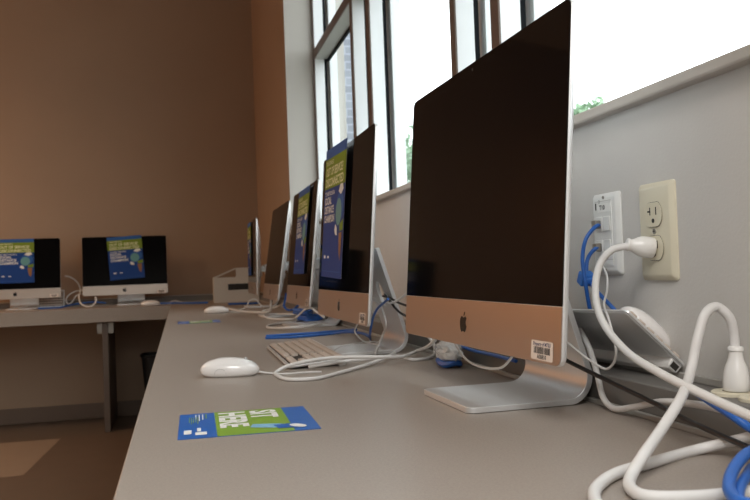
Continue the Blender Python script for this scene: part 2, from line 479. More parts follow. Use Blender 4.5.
# ------------------------------------------------------------------ posters
PW, PH = .216, .279
def poster_mesh():
    bm = bmesh.new(); w, h = PW/2, PH/2
    rect(bm, -w, w, -h, h, 0, 0)
    poly(bm, [(-w,-h,-.0006),(-w,h,-.0006),(w,h,-.0006),(w,-h,-.0006)], 6)
    e = .0003
    rect(bm, -w, w, h-.022, h, e, 7)
    rect(bm, -w, w, h-.088, h-.022, e, 1)
    def tx(s, size, x, y, mi, sx=1, b=.0004): text_faces(bm, s, size, T(x, y, 2*e), mi, 'LEFT', sx, b)
    tx('THIS DEVICE IS', .0125, -w+.012, h-.036, 3, .95, .0002)
    tx('OUT OF SERVICE/', .0245, -w+.012, h-.0595, 3, .92, .0006)
    tx('DISCONNECTED', .0245, -w+.012, h-.083, 3, 1.0, .0006)
    tx('TO HELP YOU BE A', .0125, -w+.012, h-.103, 2, .95, .0002)
    tx('SOCIAL', .0215, -w+.012, h-.122, 2, .98, .0006)
    tx('DISTANCE', .0215, -w+.012, h-.1415, 2, .98, .0006)
    tx('CHAMPION', .0215, -w+.012, h-.161, 2, .98, .0006)
    # plain colour shapes at the right
    disc(bm, .066, .008, .036, .030, e, 7); disc(bm, .056, -.004, .028, .028, 2*e, 4)
    poly(bm, [(.05,.038,3*e),(.075,.030,3*e),(.098,.040,3*e),(.09,.052,3*e),(.066,.052,3*e)], 2)
    poly(bm, [(.030,-.028,3*e),(.046,-.036,3*e),(.050,-.052,3*e),(.032,-.050,3*e),(.022,-.040,3*e)], 2)
    poly(bm, [(.070,-.030,2*e),(.104,-.020,2*e),(.104,-.042,2*e),(.072,-.044,2*e)], 1)
    poly(bm, [(.068,-.048,3*e),(.096,-.046,3*e),(.094,-.078,3*e),(.088,-.104,3*e),(.076,-.090,3*e)], 5)
    # sponsor marks at the foot
    disc(bm, -.075, -.096, .010, .004, e, 2); rect(bm, -.045,-.028,-.099,-.094, e, 2); rect(bm, -w+.01, w-.02, -h+.012, -h+.0135, e, 7)
    me = D.meshes.new('poster'); bm.to_mesh(me); bm.free()
    for m in ('pos_blue','pos_green','pos_white','pos_cream','pos_teal','pos_brown','paper_back','pos_lightblue'): me.materials.append(MATS[m])
    return me
pm = poster_mesh()
def poster(ci, s, v, off, sx, sy, roll, lab):
    comp, tilt = COMPS[ci]
    o = link(D.objects.new('poster', pm))
    F = comp.matrix_basis @ face_M(tilt) @ T(s, v, off) @ Matrix.Diagonal((-1,1,1,1)) @ Matrix.Rotation(roll, 4, 'Z')
    # x to the reader's right: rebuild as a pure rotation
    xa = F.to_3x3() @ Vector((1,0,0)); ya = F.to_3x3() @ Vector((0,1,0)); za = xa.cross(ya)
    R = Matrix((xa.normalized(), ya.normalized(), za.normalized())).transposed().to_4x4()
    o.matrix_world = Matrix.Translation(F.translation) @ R @ Matrix.Diagonal((sx/PW, sy/PH, 1, 1))
    tag(o, lab, 'poster', 'blue and green out of service posters')
    return o
bpy.context.view_layer.update()
poster(1, .072, .240, .008, .238, .300, math.radians(-1.5), 'out of service poster on the screen of the second computer from the front')
poster(2, -.035, .237, .006, .235, .275, 0, 'out of service poster on the screen of the third computer from the front')
poster(4, .09, .236, .006, .216, .279, 0, 'out of service poster on the farthest computer of the window row')
poster(5, -.006, .240, .004, .216, .279, math.radians(3.6), 'slightly askew poster on the right-hand computer of the back desk')
poster(6, .0, .240, .004, .216, .279, 0, 'poster on the left-hand computer of the back desk, cut by the photo edge')

# ------------------------------------------------------------------ seat signs stuck on the desk
def sign_mesh():
    bm = bmesh.new(); h = .075; e = .0002
    b0, b1 = -h+.0405, -h+.122
    rings(bm, [[(x, y, z) for x, y in rrect(2*h, 2*h, .001, 2)] for z in (0, .0004)]); 
    z = .0006
    rect(bm, -h, h, -h, b0, z, 0); rect(bm, -h, h, b0, b1, z, 1); rect(bm, -h, h, b1, h, z, 0)
    def tx(s, size, x, y, mi, sx=1, b=.0006): text_faces(bm, s, size, T(x, y, z+.0002), mi, 'LEFT', sx, b)
    tx('HERE', .042, -h+.008, b0+.006, 2, 1.0, .0016); tx('SIT', .042, -h+.008, b0+.043, 2, .95, .0016)
    # plain pale shapes in place of the picture
    poly(bm, [(.022,b0+.040,z+.0002),(.040,b0+.036,z+.0002),(.052,b0+.060,z+.0002),(.046,b0+.082,z+.0002),(.030,b0+.070,z+.0002)], 3)
    poly(bm, [(.036,b1-.020,z+.0004),(.058,b1-.016,z+.0004),(.060,b1+.006,z+.0004),(.046,b1+.016,z+.0004),(.034,b1+.004,z+.0004)], 0)
    disc(bm, .050, b1+.006, .012, .007, z+.0006, 2, 16, .6)
    for k in range(4): rect(bm, -.066+.0, -.066+.03+.006*((k*7)%3), -h+.030-k*.004, -h+.0312-k*.004, z+.0002, 1 if k == 0 else 2)
    for k in range(5): rect(bm, -.05+.0, -.05+.045-.006*((k*5)%3), b0-.020-.0024*k, b0-.0192-.0024*k, z+.0002, 1)
    rect(bm, .030, .052, -h+.006, -h+.014, z+.0002, 2); rect(bm, .044, .060, -h+.018, -h+.030, z+.0002, 2); rect(bm, .02, .040, -h+.020, -h+.024, z+.0002, 2)
    me = D.meshes.new('seat_sign'); bm.to_mesh(me); bm.free()
    for m in ('sgn_blue','sgn_green','pos_white','sgn_pale'): me.materials.append(MATS[m])
    return me
sm = sign_mesh()
for (x, y, rz, lab) in [(.0713, .963, -PI/2-.018, 'blue and green SIT HERE sign stuck on the desk in the foreground'),
                        (.066, 3.09, -PI/2, 'small far SIT HERE sign on the desk in front of the fourth computer')]:
    o = link(D.objects.new('seat_sign', sm)); o.location = (x, y, DZ+.0002); o.rotation_euler.z = rz; o.scale = (1.03,1.03,1)
    tag(o, lab, 'sign', 'SIT HERE signs on the desk')

# ------------------------------------------------------------------ mice
def make_mouse(cord, buttons=True):
    """long axis +x, cord leaves at +x"""
    root = empty('computer_mouse', (0,0,0))
    bm = bmesh.new(); rs = []; L, W, Hh = .0565, .0295, .0335; n = 36
    def plan(a, s):
        c, d = math.cos(a), math.sin(a)
        return (math.copysign(abs(c)**.86, c)*L*s, math.copysign(abs(d)**.86, d)*W*s)
    lev = [(.0006,.86),(.004,.95),(.008,.99),(.0115,1.0)]
    for z, s in lev: rs.append([(*plan(2*PI*k/n, s), z) for k in range(n)])
    for k2 in range(1, 10):
        a = PI/2*k2/10; s = math.cos(a); z = .0115+(Hh-.0115)*math.sin(a)
        rs.append([(plan(2*PI*k/n, s)[0]-.004*math.sin(a), plan(2*PI*k/n, s)[1], z) for k in range(n)])
    rings(bm, rs); obj('shell', bm, 'white_gloss', root, angle=80)
    bm = bmesh.new(); rings(bm, [[(*plan(2*PI*k/n, s), z) for k in range(n)] for z, s in [(0,.80),(.0028,.88)]]); 
    for v in bm.verts: v.co.z += .0004
    obj('base', bm, 'mouse_gray', root)
    bm = bmesh.new(); bmesh.ops.create_uvsphere(bm, u_segments=12, v_segments=8, radius=.0042, matrix=T(.030, 0, .0285)); obj('scroll_ball', bm, 'mouse_gray', root)
    for s in ((-1, 1) if buttons else ()):
        bm = bmesh.new()
        tube(bm, [(-.012+.011*math.cos(a), s*(W*.985+.0004-abs(math.cos(a))*.0006), .0065+.009*math.sin(a)) for a in [PI*k/8 for k in range(9)]], .0004, 6, 2)
        obj('side_button', bm, 'mouse_gray', root)
    if cord:
        bm = bmesh.new(); tube(bm, cord, .0016, 8, 7); obj('cord', bm, 'white_cord', root)
    return root
m1 = make_mouse([(.054,0,.006),(.070,-.004,.004),(.10,-.008,.0017),(.13,-.004,.0017),(.155,.004,.0017),(.175,.002,.0017)])
m1.scale = (.90,.90,.96); m1.location = (.0795, 1.41, DZ); m1.rotation_euler.z = -.28
tag(m1, 'white computer mouse lying on the desk beside the pale-keyed keyboard', 'computer mouse')
m2 = make_mouse([(.054,0,.006),(.07,.004,.004),(.10,.01,.0017),(.16,.0,.0017),(.2,-.04,.0017)])
m2.location = (.158, 3.72, DZ); m2.rotation_euler.z = -.28
tag(m2, 'white computer mouse at the far end of the desk in front of the storage bin', 'computer mouse')
m3 = make_mouse([(.054,0,.006),(.065,.003,.003),(.09,.03,.0017),(.12,.08,.0017)])
m3.location = (-.178, 5.16, DZ); m3.rotation_euler.z = 0
tag(m3, 'white computer mouse on the back desk beside the right-hand computer', 'computer mouse')

# ------------------------------------------------------------------ keyboards
def make_keyboard(L, cols, name='keyboard', ports=True):
    """long axis y, front edge at x=0, back at x=+.114, typing side up, underside at z=0"""
    root = empty(name, (0,0,0)); Dp = .110
    bm = bmesh.new()
    rings(bm, [[(Dp/2+x, y, z) for x, y in rrect(Dp, L, .006, 5)] for z in (.0022, .0052)]); obj('plate', bm, 'aluminium', root, bevel=.0008)
    bm = bmesh.new()
    rings(bm, [[(Dp/2+x, y, z) for x, y in rrect(Dp-.004, L-.004, .005, 5)] for z in (.0010, .0022)]); obj('underside', bm, 'aluminium', root, bevel=.0006)
    bm = bmesh.new()
    prof = [(Dp-.020,.0018),(Dp-.0185,-.0060),(Dp-.015,-.0100),(Dp-.005,-.0100),(Dp-.0015,-.007),(Dp-.0015,.0018)]
    rings(bm, [[(x, y, z) for x, z in prof] for y in (-L/2+(.004 if ports else .016), L/2-.004)]); bmesh.ops.recalc_face_normals(bm, faces=bm.faces[:])
    obj('rear_rail', bm, 'white_plastic', root, bevel=.0012)
    bm = bmesh.new(); x0 = .007; rows = 6; pitch = (Dp-.014)/rows; kp = (L-.012)/cols
    for r in range(rows):
        c = 0; y = L/2-.006
        while c < cols-.01:
            w = 1
            if r == 0 and c == 3: w = 5
            if cols > 16 and r < 5 and int(c) == 14: c += .35; y -= kp*.35; continue
            w = min(w, cols-c)
            if not (cols > 16 and r in (1,) and 14.3 < c < 17.2):
                yy = y-kp*w/2
                M = T(x0+pitch*(r+.5), yy, 0)
                o2 = rrect(pitch-.0046, kp*w-.0014, .0015, 2)
                rs = [[M @ Vector((px*s, py*s, z)) for px, py in o2] for z, s in ((.0052,1),(.0092,1),(.0098,.95))]
                rings(bm, rs, cap0=False)
            y -= kp*w; c += w
    obj('keys', bm, 'key_white', root)
    bm = bmesh.new(); rings(bm, [[(Dp/2+x, y, z) for x, y in rrect(Dp-.013, L-.011, .002, 3)] for z in (.0050, .0055)]); obj('shade_sheet', bm, 'gap_shade', root, smooth=False)  # dark sheet laid under the keys as painted shade between the rows
    for s in ((-1, 1) if ports else ()):
        bm = bmesh.new(); y = s*(L/2-.0038); 
        box(bm, Dp-.0160, Dp-.0045, min(y, y-s*.003), max(y, y-s*.003)+.0001*s if s > 0 else max(y, y-s*.003), -.0080, -.0008)
        u = obj('usb_port', bm, 'slot_dark', root)
        bm = bmesh.new(); ya = y+s*.0002
        x0_, x1_, z0_, z1_ = Dp-.0170, Dp-.0035, -.0088, .0000
        for (a,b,c,d) in [(x0_,x1_,z0_,z0_+.0008),(x0_,x1_,z1_-.0008,z1_),(x0_,x0_+.0008,z0_,z1_),(x1_-.0008,x1_,z0_,z1_)]:
            box(bm, a, b, min(ya,ya+s*.0006), max(ya,ya+s*.0006), c, d)
        obj('port_rim', bm, 'aluminium', u)
    return root
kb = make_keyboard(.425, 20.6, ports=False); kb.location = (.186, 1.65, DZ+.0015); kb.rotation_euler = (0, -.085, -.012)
kb.location.z = DZ + .0012
tag(kb, 'aluminum keyboard with pale keys lying flat in front of the second computer', 'keyboard')
# propped keyboard: underside toward the viewer, back edge on the raceway against the wall
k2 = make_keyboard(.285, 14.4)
A_ = Vector((.4735, .797, DZ+.116)); Lv = Vector((.03, 1, -.035)).normalized()
Sv = Vector((.0665, -.015, -.064)); Sv = (Sv - Lv*Sv.dot(Lv)).normalized()
Nv = Sv.cross(Lv)       # typing side normal
R3 = Matrix((Sv, Lv, Nv)).transposed()
k2.matrix_world = Matrix.Translation(A_ + Lv*.1425) @ R3.to_4x4() @ Matrix.Diagonal((.855,1,1,1))
tag(k2, 'keyboard propped on its rear edge against the wall behind the nearest computer, underside showing', 'keyboard')
m4 = make_mouse(None, False)
Rm = Matrix((Sv, Lv, Nv)).transposed().to_4x4()
m4.matrix_world = Matrix.Translation(A_ + Lv*.052 + Sv*.056 + Nv*.0108) @ Rm @ Matrix.Diagonal((.70,.85,.74,1))
tag(m4, 'white computer mouse resting on the propped keyboard against the window wall', 'computer mouse')
# keyboard stood behind the left-hand back computer
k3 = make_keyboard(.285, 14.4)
k3.matrix_world = T(-.875, 5.583, DZ+.004) @ Matrix.Rotation(PI/2, 4, 'Z') @ Matrix.Rotation(-1.36, 4, 'Y')
tag(k3, 'pale-keyed keyboard tilted up behind the left-hand back computer', 'keyboard')

# ------------------------------------------------------------------ wall plates
def plate_base(name, loc, w, h, mname):
    root = empty(name, loc)        # local: wall surface at x=0, out of the wall is -x
    bm = bmesh.new()
    rs = []
    for d, ins in ((0,0),(.002,0),(.0058,.0042),(.0066,.0070)):
        rs.append([(-d, y, z) for y, z in rrect(w-2*ins, h-2*ins, max(.0035-ins*.3,.001), 3)])
    rings(bm, rs); bmesh.ops.recalc_face_normals(bm, faces=bm.faces[:]); obj('cover_plate', bm, mname, root, angle=25)
    return root
OY, OZ = .8348, DZ+.2061
op = plate_base('wall_outlet', (WX, OY, OZ), .0705, .1145, 'cream_plate')
tag(op, 'cream duplex wall outlet with a white plug in its lower socket', 'wall outlet')
XF = -.0066
def receptacle(zc, parent):
    bm = bmesh.new()
    pts = []
    for k in range(28):
        a = 2*PI*k/28; y = .0172*math.cos(a); z = .0172*math.sin(a); pts.append((y, max(-.0142, min(.0142, z))))
    rings(bm, [[(x, y, zc+z) for y, z in pts] for x in (XF+.002, XF-.0016)]); bmesh.ops.recalc_face_normals(bm, faces=bm.faces[:])
    o = obj('receptacle', bm, 'cream_face', parent, angle=30)
    bm = bmesh.new(); xs = XF-.0018
    box(bm, xs, xs+.001, .0048, .0066, zc-.0005, zc+.0085); box(bm, xs, xs+.001, .0066, .0108, zc+.0028, zc+.0048)
    box(bm, xs, xs+.001, -.0072, -.0054, zc-.0005, zc+.0085)
    cyl(bm, (xs, 0, zc-.0072), (xs+.001, 0, zc-.0072), .0027, 16)
    obj('slots', bm, 'slot_dark', o, smooth=False)
    bm = bmesh.new()
    rs = [[(XF-.0008, y*s, zc+z*s) for y, z in pts] for s in (1.0, 1.035)]
    rings(bm, rs, cap0=False, cap1=False); obj('recess_line', bm, 'slot_dark', o, smooth=False)
receptacle(.0195, op); receptacle(-.0195, op)
bm = bmesh.new(); cyl(bm, (XF+.001,0,0), (XF-.001,0,0), .0031, 18); sc = obj('screw', bm, 'steel', op)
bm = bmesh.new(); box(bm, XF-.0014, XF-.0008, -.0022, .0022, -.0004, .0004); obj('screw_slot', bm, 'slot_dark', sc)

dp = plate_base('data_outlet', (WX, .9483, DZ+.2088), .0655, .1065, 'data_white')
tag(dp, 'white data wall plate with two blue network cables plugged in', 'data outlet')
bm = bmesh.new(); rings(bm, [[(x, y, z) for y, z in rrect(.040, .083, .001, 2)] for x in (XF+.001, XF-.0012)]); bmesh.ops.recalc_face_normals(bm, faces=bm.faces[:]); ins = obj('insert', bm, 'data_white', dp)
for zc, parent in ((.013, dp), (-.017, dp)):
    for yc in (.0095, -.0095):
        bm = bmesh.new(); box(bm, XF-.0030, XF-.0010, yc-.0078, yc+.0078, zc-.0095, zc+.0095); j = obj('jack', bm, 'data_white', parent, bevel=.0008)
        if yc > 0:
            bm = bmesh.new(); box(bm, XF-.0036, XF-.0028, yc-.0052, yc+.0052, zc-.0055, zc+.0045); obj('jack_opening', bm, 'slot_dark', j)
bm = bmesh.new(); 
box(bm, XF-.0016, XF-.0011, -.019, .013, .0285, .0395, 0)
A = Matrix(((0,0,1,XF-.0019),(-1,0,0,.0),(0,1,0,0),(0,0,0,1)))
text_faces(bm, 'T10', .0085, A @ T(-.001, .0316, 0), 1, 'CENTER', 1, .0002)
obj('label_strip', bm, ['label_white','ink_black'], dp, smooth=False)
bm = bmesh.new(); box(bm, XF-.0018, XF-.0011, .0165, .0185, .032, .041); text_faces(bm, 'O', .006, A @ T(-.008, .0415-.001, 0), 0, 'CENTER'); obj('icon', bm, 'slot_dark', dp, smooth=False)
for z in (-.0335, .0425):
    bm = bmesh.new(); box(bm, XF-.0014, XF-.0011, -.020, .020, z, z+.0005); obj('insert_line', bm, 'seal_gray', dp, smooth=False)
for z in (.0475, -.0475):
    bm = bmesh.new(); cyl(bm, (XF,0,z), (XF-.0009,0,z), .0022, 14); obj('screw', bm, 'steel', dp)

# outlet set in the top of the raceway, under the upright plug
lo = empty('ledge_outlet', (.522, .690, DZ+.038)); tag(lo, 'cream outlet faces set into the top of the raceway under the upright plug', 'wall outlet')
for dy in (0, -.040):
    bm = bmesh.new(); rings(bm, [[(.0185*s*math.cos(2*PI*k/28), dy+.0185*s*math.sin(2*PI*k/28), z) for k in range(28)] for z, s in ((.0002,1),(.0032,1),(.0042,.93))]); r_ = obj('receptacle', bm, 'cream_face', lo)
    bm = bmesh.new(); box(bm, -.007,-.0055, dy-.004, dy+.004, .0040, .0046); box(bm, .0055,.007, dy-.004, dy+.004, .0040,.0046); cyl(bm, (0,dy-.009,.0040),(0,dy-.009,.0046), .0024, 12); obj('slots', bm, 'slot_dark', r_, smooth=False)

# ------------------------------------------------------------------ cords and cables
CORDS = [
    ('power_cord', 'thick white power cord plugged into the cream wall outlet', 'power cord', 0.0042, 'white_cord', [(0.507, 0.8398, 0.935), (0.49, 0.8464, 0.9311), (0.478, 0.8514, 0.9176), (0.465, 0.843, 0.8914), (0.452, 0.8124, 0.8579), (0.446, 0.7533, 0.8258), (0.442, 0.6858, 0.8101), (0.44, 0.623, 0.8001), (0.44, 0.5599, 0.7906), (0.44, 0.5068, 0.7849)]),
    ('power_cord', 'thick white power cord arching up from the upright plug on the ledge', 'power cord', 0.0047, 'white_cord', [(0.525, 0.6854, 0.8232), (0.525, 0.6855, 0.8418), (0.52, 0.6851, 0.8596), (0.51, 0.689, 0.8697), (0.495, 0.6857, 0.8647), (0.483, 0.6829, 0.8423), (0.47, 0.6776, 0.8121), (0.4215, 0.6254, 0.795), (0.3841, 0.5982, 0.777), (0.3486, 0.5692, 0.765), (0.3342, 0.5622, 0.754), (0.3201, 0.5421, 0.7505), (0.3184, 0.5195, 0.75), (0.3457, 0.5063, 0.75), (0.3915, 0.502, 0.75), (0.4404, 0.4998, 0.75)]),
    ('power_cord', 'white cord looping flat on the desk at the bottom right corner of the photo', 'power cord', 0.0047, 'white_cord', [(0.468, 0.5278, 0.7907), (0.468, 0.5968, 0.7644), (0.4413, 0.6285, 0.75), (0.3744, 0.6012, 0.75), (0.3302, 0.5807, 0.75), (0.3008, 0.5546, 0.75), (0.2865, 0.5346, 0.75), (0.2755, 0.5051, 0.75), (0.2834, 0.4698, 0.75), (0.32, 0.4395, 0.75)]),
    ('power_cord', 'white cord hanging below the propped keyboard in front of the dark raceway', 'power cord', 0.0036, 'white_cord', [(0.5, 0.9514, 0.8308), (0.487, 0.9032, 0.81), (0.482, 0.8793, 0.785), (0.479, 0.8621, 0.759), (0.477, 0.8369, 0.7503), (0.477, 0.7924, 0.7584), (0.477, 0.7424, 0.7714), (0.477, 0.6762, 0.7786), (0.476, 0.6057, 0.7792), (0.476, 0.5479, 0.7787)]),
    ('data_cable', 'thin white cable dropping from the white data plate and looping below the propped keyboard', 'cable', 0.0014, 'white_cord', [(0.541, 0.9613, 0.9147), (0.53, 0.9305, 0.8993), (0.512, 0.9004, 0.8827), (0.485, 0.8612, 0.8668), (0.464, 0.8144, 0.8527), (0.462, 0.8038, 0.8369), (0.462, 0.799, 0.8186), (0.465, 0.8117, 0.8039), (0.464, 0.8257, 0.7969), (0.46, 0.8519, 0.8035), (0.455, 0.8802, 0.8152), (0.45, 0.9053, 0.8279), (0.445, 0.9381, 0.8396)]),
    ('black_cable', 'black cable sagging across the front of the raceway from behind the nearest computer', 'cable', 0.0026, 'black_cord', [(0.455, 0.9617, 0.8106), (0.458, 0.9264, 0.801), (0.47, 0.8508, 0.7845), (0.47, 0.7496, 0.7719), (0.458, 0.6507, 0.7648), (0.45, 0.5744, 0.7613), (0.445, 0.514, 0.7608)]),
    ('ethernet_cable', 'blue network cable plugged into the upper jack of the white data plate', 'cable', 0.0026, 'blue_cord', [(0.54, 0.9576, 0.9673), (0.525, 0.9492, 0.9619), (0.512, 0.9476, 0.9479), (0.506, 0.9478, 0.9235), (0.506, 0.9437, 0.8951), (0.512, 0.9471, 0.8626), (0.516, 0.9493, 0.8468)]),
    ('ethernet_cable', 'blue network cable plugged into the lower jack of the white data plate', 'cable', 0.0026, 'blue_cord', [(0.54, 0.9576, 0.9371), (0.528, 0.9544, 0.9347), (0.52, 0.9592, 0.9233), (0.515, 0.9546, 0.9012), (0.513, 0.9293, 0.8822), (0.513, 0.8988, 0.8655), (0.518, 0.8829, 0.8512)]),
    ('ethernet_cable', 'blue network cable slanting down behind the white cords beside the upright plug', 'cable', 0.0038, 'blue_cord', [(0.468, 0.6775, 0.7952), (0.464, 0.6415, 0.7877), (0.459, 0.6043, 0.7808), (0.464, 0.5911, 0.7734), (0.468, 0.5505, 0.763)]),
    ('ethernet_cable', 'blue network cable curving in a half loop at the right edge of the desk', 'cable', 0.0042, 'blue_cord', [(0.4569, 0.537, 0.773), (0.4114, 0.5231, 0.773), (0.3814, 0.5014, 0.771), (0.3555, 0.4762, 0.767), (0.3429, 0.458, 0.765), (0.3364, 0.4391, 0.765), (0.3502, 0.4227, 0.765)]),
    ('ethernet_cable', 'short stretch of blue network cable inside the half loop at the right edge', 'cable', 0.0038, 'blue_cord', [(0.455, 0.5253, 0.7603), (0.4417, 0.5531, 0.753), (0.3936, 0.5081, 0.759), (0.3618, 0.4749, 0.76), (0.3443, 0.4518, 0.755)]),
    ('power_cord', 'white cord bending under the lower left corner of the nearest computer', 'power cord', 0.0032, 'white_cord', [(0.215, 1.4013, 0.753), (0.2746, 1.4233, 0.755), (0.3379, 1.4578, 0.753), (0.4034, 1.5238, 0.7482), (0.4182, 1.443, 0.7482), (0.4462, 1.4517, 0.7482), (0.478, 1.5007, 0.7536), (0.478, 1.5053, 0.7668), (0.478, 1.5425, 0.7817)]),
    ('power_cord', 'white cord lying in a long flat loop between the mouse and the nearest computer', 'power cord', 0.0032, 'white_cord', [(0.43, 1.3178, 0.8056), (0.42, 1.3218, 0.7922), (0.4437, 1.5075, 0.757), (0.3824, 1.4163, 0.758), (0.3408, 1.3911, 0.763), (0.305, 1.3932, 0.765), (0.2538, 1.4074, 0.765), (0.2092, 1.3957, 0.763), (0.1754, 1.4063, 0.755), (0.1589, 1.4008, 0.7482), (0.1533, 1.3393, 0.7482), (0.1662, 1.287, 0.7482), (0.2033, 1.2769, 0.7482), (0.2558, 1.3293, 0.7482), (0.327, 1.4121, 0.75), (0.3736, 1.4623, 0.755), (0.4013, 1.5148, 0.755)]),
    ('usb_cable', 'thin white cable hanging in a dip beneath the nearest computer', 'cable', 0.0017, 'white_cord', [(0.42, 1.2356, 0.8102), (0.415, 1.1941, 0.7963), (0.41, 1.1498, 0.7837), (0.405, 1.0906, 0.7776), (0.4, 1.006, 0.7816), (0.4, 0.9679, 0.789), (0.405, 0.956, 0.8001), (0.41, 0.9473, 0.8145)]),
    ('ethernet_cable', 'blue network cable lying at the wall behind the nearest computer stand', 'cable', 0.0028, 'blue_cord', [(0.478, 1.4665, 0.7795), (0.478, 1.3438, 0.7767), (0.478, 1.2799, 0.7754), (0.478, 1.1915, 0.7763), (0.478, 1.1101, 0.776)]),
    ('usb_cable', 'white cable crossing from the second computer toward the nearest one', 'cable', 0.0022, 'white_cord', [(0.405, 1.7065, 0.8564), (0.406, 1.6141, 0.8485), (0.408, 1.541, 0.8517), (0.412, 1.4874, 0.8637), (0.42, 1.4443, 0.8812)]),
    ('usb_cable', 'white cable dropping to the desk beside the stand of the second computer', 'cable', 0.0022, 'white_cord', [(0.4, 1.6769, 0.8531), (0.4, 1.6246, 0.8463), (0.4, 1.5892, 0.8292), (0.4, 1.5723, 0.8059), (0.4, 1.5999, 0.7859), (0.39, 1.6013, 0.7627), (0.3757, 1.5748, 0.749)]),
    ('ethernet_cable', 'blue network cable hanging behind the right edge of the second computer', 'cable', 0.0026, 'blue_cord', [(0.392, 1.5175, 0.86), (0.392, 1.5637, 0.8487), (0.392, 1.6128, 0.8356), (0.392, 1.6512, 0.8155), (0.392, 1.6753, 0.7905), (0.4385, 1.88, 0.75)]),
    ('black_cable', 'upper black cable running from the second computer stand behind the nearest screen', 'cable', 0.0024, 'black_cord', [(0.415, 1.6477, 0.8617), (0.418, 1.6015, 0.8586), (0.42, 1.555, 0.8517), (0.425, 1.5076, 0.8462), (0.43, 1.4439, 0.8417)]),
    ('black_cable', 'lower black cable sagging from the second computer stand', 'cable', 0.0024, 'black_cord', [(0.402, 1.5789, 0.8679), (0.406, 1.5564, 0.8543), (0.417, 1.5683, 0.8424), (0.42, 1.5354, 0.8316), (0.425, 1.4965, 0.8244), (0.43, 1.4472, 0.8173)]),
    ('usb_cable', 'thin white cable curling down below the second computer', 'cable', 0.0016, 'white_cord', [(0.38, 1.7494, 0.7987), (0.375, 1.7546, 0.7863), (0.37, 1.7125, 0.7776), (0.3907, 1.7376, 0.761), (0.4009, 1.7049, 0.758), (0.4078, 1.6609, 0.758)]),
    ('keyboard_cable', 'thin white cable running from the pale-keyed keyboard onto the stand foot', 'cable', 0.0015, 'white_cord', [(0.296, 1.6273, 0.754), (0.3151, 1.6726, 0.754), (0.3394, 1.7293, 0.755), (0.3751, 1.7499, 0.7565), (0.4063, 1.7666, 0.7565), (0.4252, 1.7586, 0.7565), (0.4088, 1.6783, 0.7565)]),
    ('ethernet_cable', 'front blue network cable stretched across the desk behind the pale-keyed keyboard', 'cable', 0.0035, 'blue_cord', [(0.2149, 2.1323, 0.7485), (0.2768, 2.1139, 0.7485), (0.3488, 2.1319, 0.7485), (0.3906, 2.1527, 0.7485), (0.4284, 2.0681, 0.757), (0.4456, 2.0015, 0.757), (0.4383, 1.8823, 0.757)]),
    ('ethernet_cable', 'rear blue network cable stretched across the desk behind the pale-keyed keyboard', 'cable', 0.0035, 'blue_cord', [(0.2229, 2.199, 0.7485), (0.3004, 2.208, 0.7485), (0.3565, 2.2114, 0.7485), (0.4049, 2.2301, 0.7485), (0.4498, 2.2403, 0.7485), (0.4571, 2.126, 0.758)]),
    ('power_cord', 'white cord folded on the desk in front of the third computer', 'power cord', 0.0035, 'white_cord', [(0.4609, 2.7613, 0.757), (0.3999, 2.775, 0.749), (0.3567, 2.737, 0.7485), (0.3008, 2.6931, 0.7485), (0.2678, 2.6004, 0.7485), (0.2686, 2.4912, 0.7495), (0.3156, 2.3578, 0.7568), (0.3644, 2.367, 0.7572), (0.4183, 2.4362, 0.7572)]),
    ('power_cord', 'white cord folded on the desk in front of the fourth computer', 'power cord', 0.0035, 'white_cord', [(0.426, 3.056, 0.7572), (0.3627, 3.1656, 0.7572), (0.3065, 3.0922, 0.7572), (0.3234, 3.0369, 0.7485), (0.3805, 2.9165, 0.7485), (0.4334, 2.9284, 0.7485), (0.4768, 2.9663, 0.757)]),
    ('usb_cable', 'thin white cable rising to the lower edge of the third computer', 'cable', 0.003, 'white_cord', [(0.3885, 2.8311, 0.755), (0.36, 2.5152, 0.7838), (0.37, 2.4521, 0.8028), (0.38, 2.4165, 0.8086), (0.38, 2.3076, 0.8027), (0.38, 2.1768, 0.7932)]),
    ('power_cord', 'white cord with a sharp upward bend below the fourth computer', 'power cord', 0.0045, 'white_cord', [(0.215, 3.9, 0.7571), (0.28, 3.65, 0.7494), (0.3343, 3.52, 0.7494), (0.3604, 3.48, 0.7516), (0.3747, 3.47, 0.7616), (0.3766, 3.47, 0.7812), (0.3786, 3.47, 0.8154)]),
    ('usb_cable', 'white cable slanting up behind the right edge of the fourth computer', 'cable', 0.004, 'white_cord', [(0.347, 3.56, 0.7531), (0.3956, 3.56, 0.764), (0.4311, 3.45, 0.7879), (0.4511, 3.4, 0.814)]),
    ('usb_cable', 'thin white cable arching below the farthest computer of the window row', 'cable', 0.003, 'white_cord', [(0.2723, 3.85, 0.7493), (0.3047, 3.9, 0.76), (0.3247, 3.9, 0.7902), (0.3487, 3.9, 0.7963), (0.3671, 3.9, 0.7763), (0.3902, 3.9, 0.7512)]),
    ('ethernet_cable', 'blue network cable curling on the desk behind the third computer', 'cable', 0.004, 'blue_cord', [(0.3963, 3.1, 0.8393), (0.3916, 3.1, 0.8126), (0.3869, 3.1, 0.7897), (0.4018, 3.1, 0.7737), (0.4251, 3.1, 0.7764), (0.4452, 3.1, 0.7948)]),
    ('ethernet_cable', 'blue network cable lying beside the white storage bin', 'cable', 0.006, 'blue_cord', [(0.2599, 4.6, 0.753), (0.3598, 4.6, 0.7509), (0.4383, 4.6, 0.7509)]),
    ('power_cord', 'white cord hanging in a loop left of the right-hand back computer', 'power cord', 0.005, 'white_cord', [(-0.7216, 5.56, 0.9475), (-0.6912, 5.56, 0.9399), (-0.6491, 5.56, 0.9057), (-0.6288, 5.56, 0.8593), (-0.6233, 5.42, 0.8105), (-0.6131, 5.4, 0.7726), (-0.5786, 5.38, 0.7499), (-0.5427, 5.38, 0.7511), (-0.5183, 5.385, 0.7814), (-0.5221, 5.4, 0.8065)]),
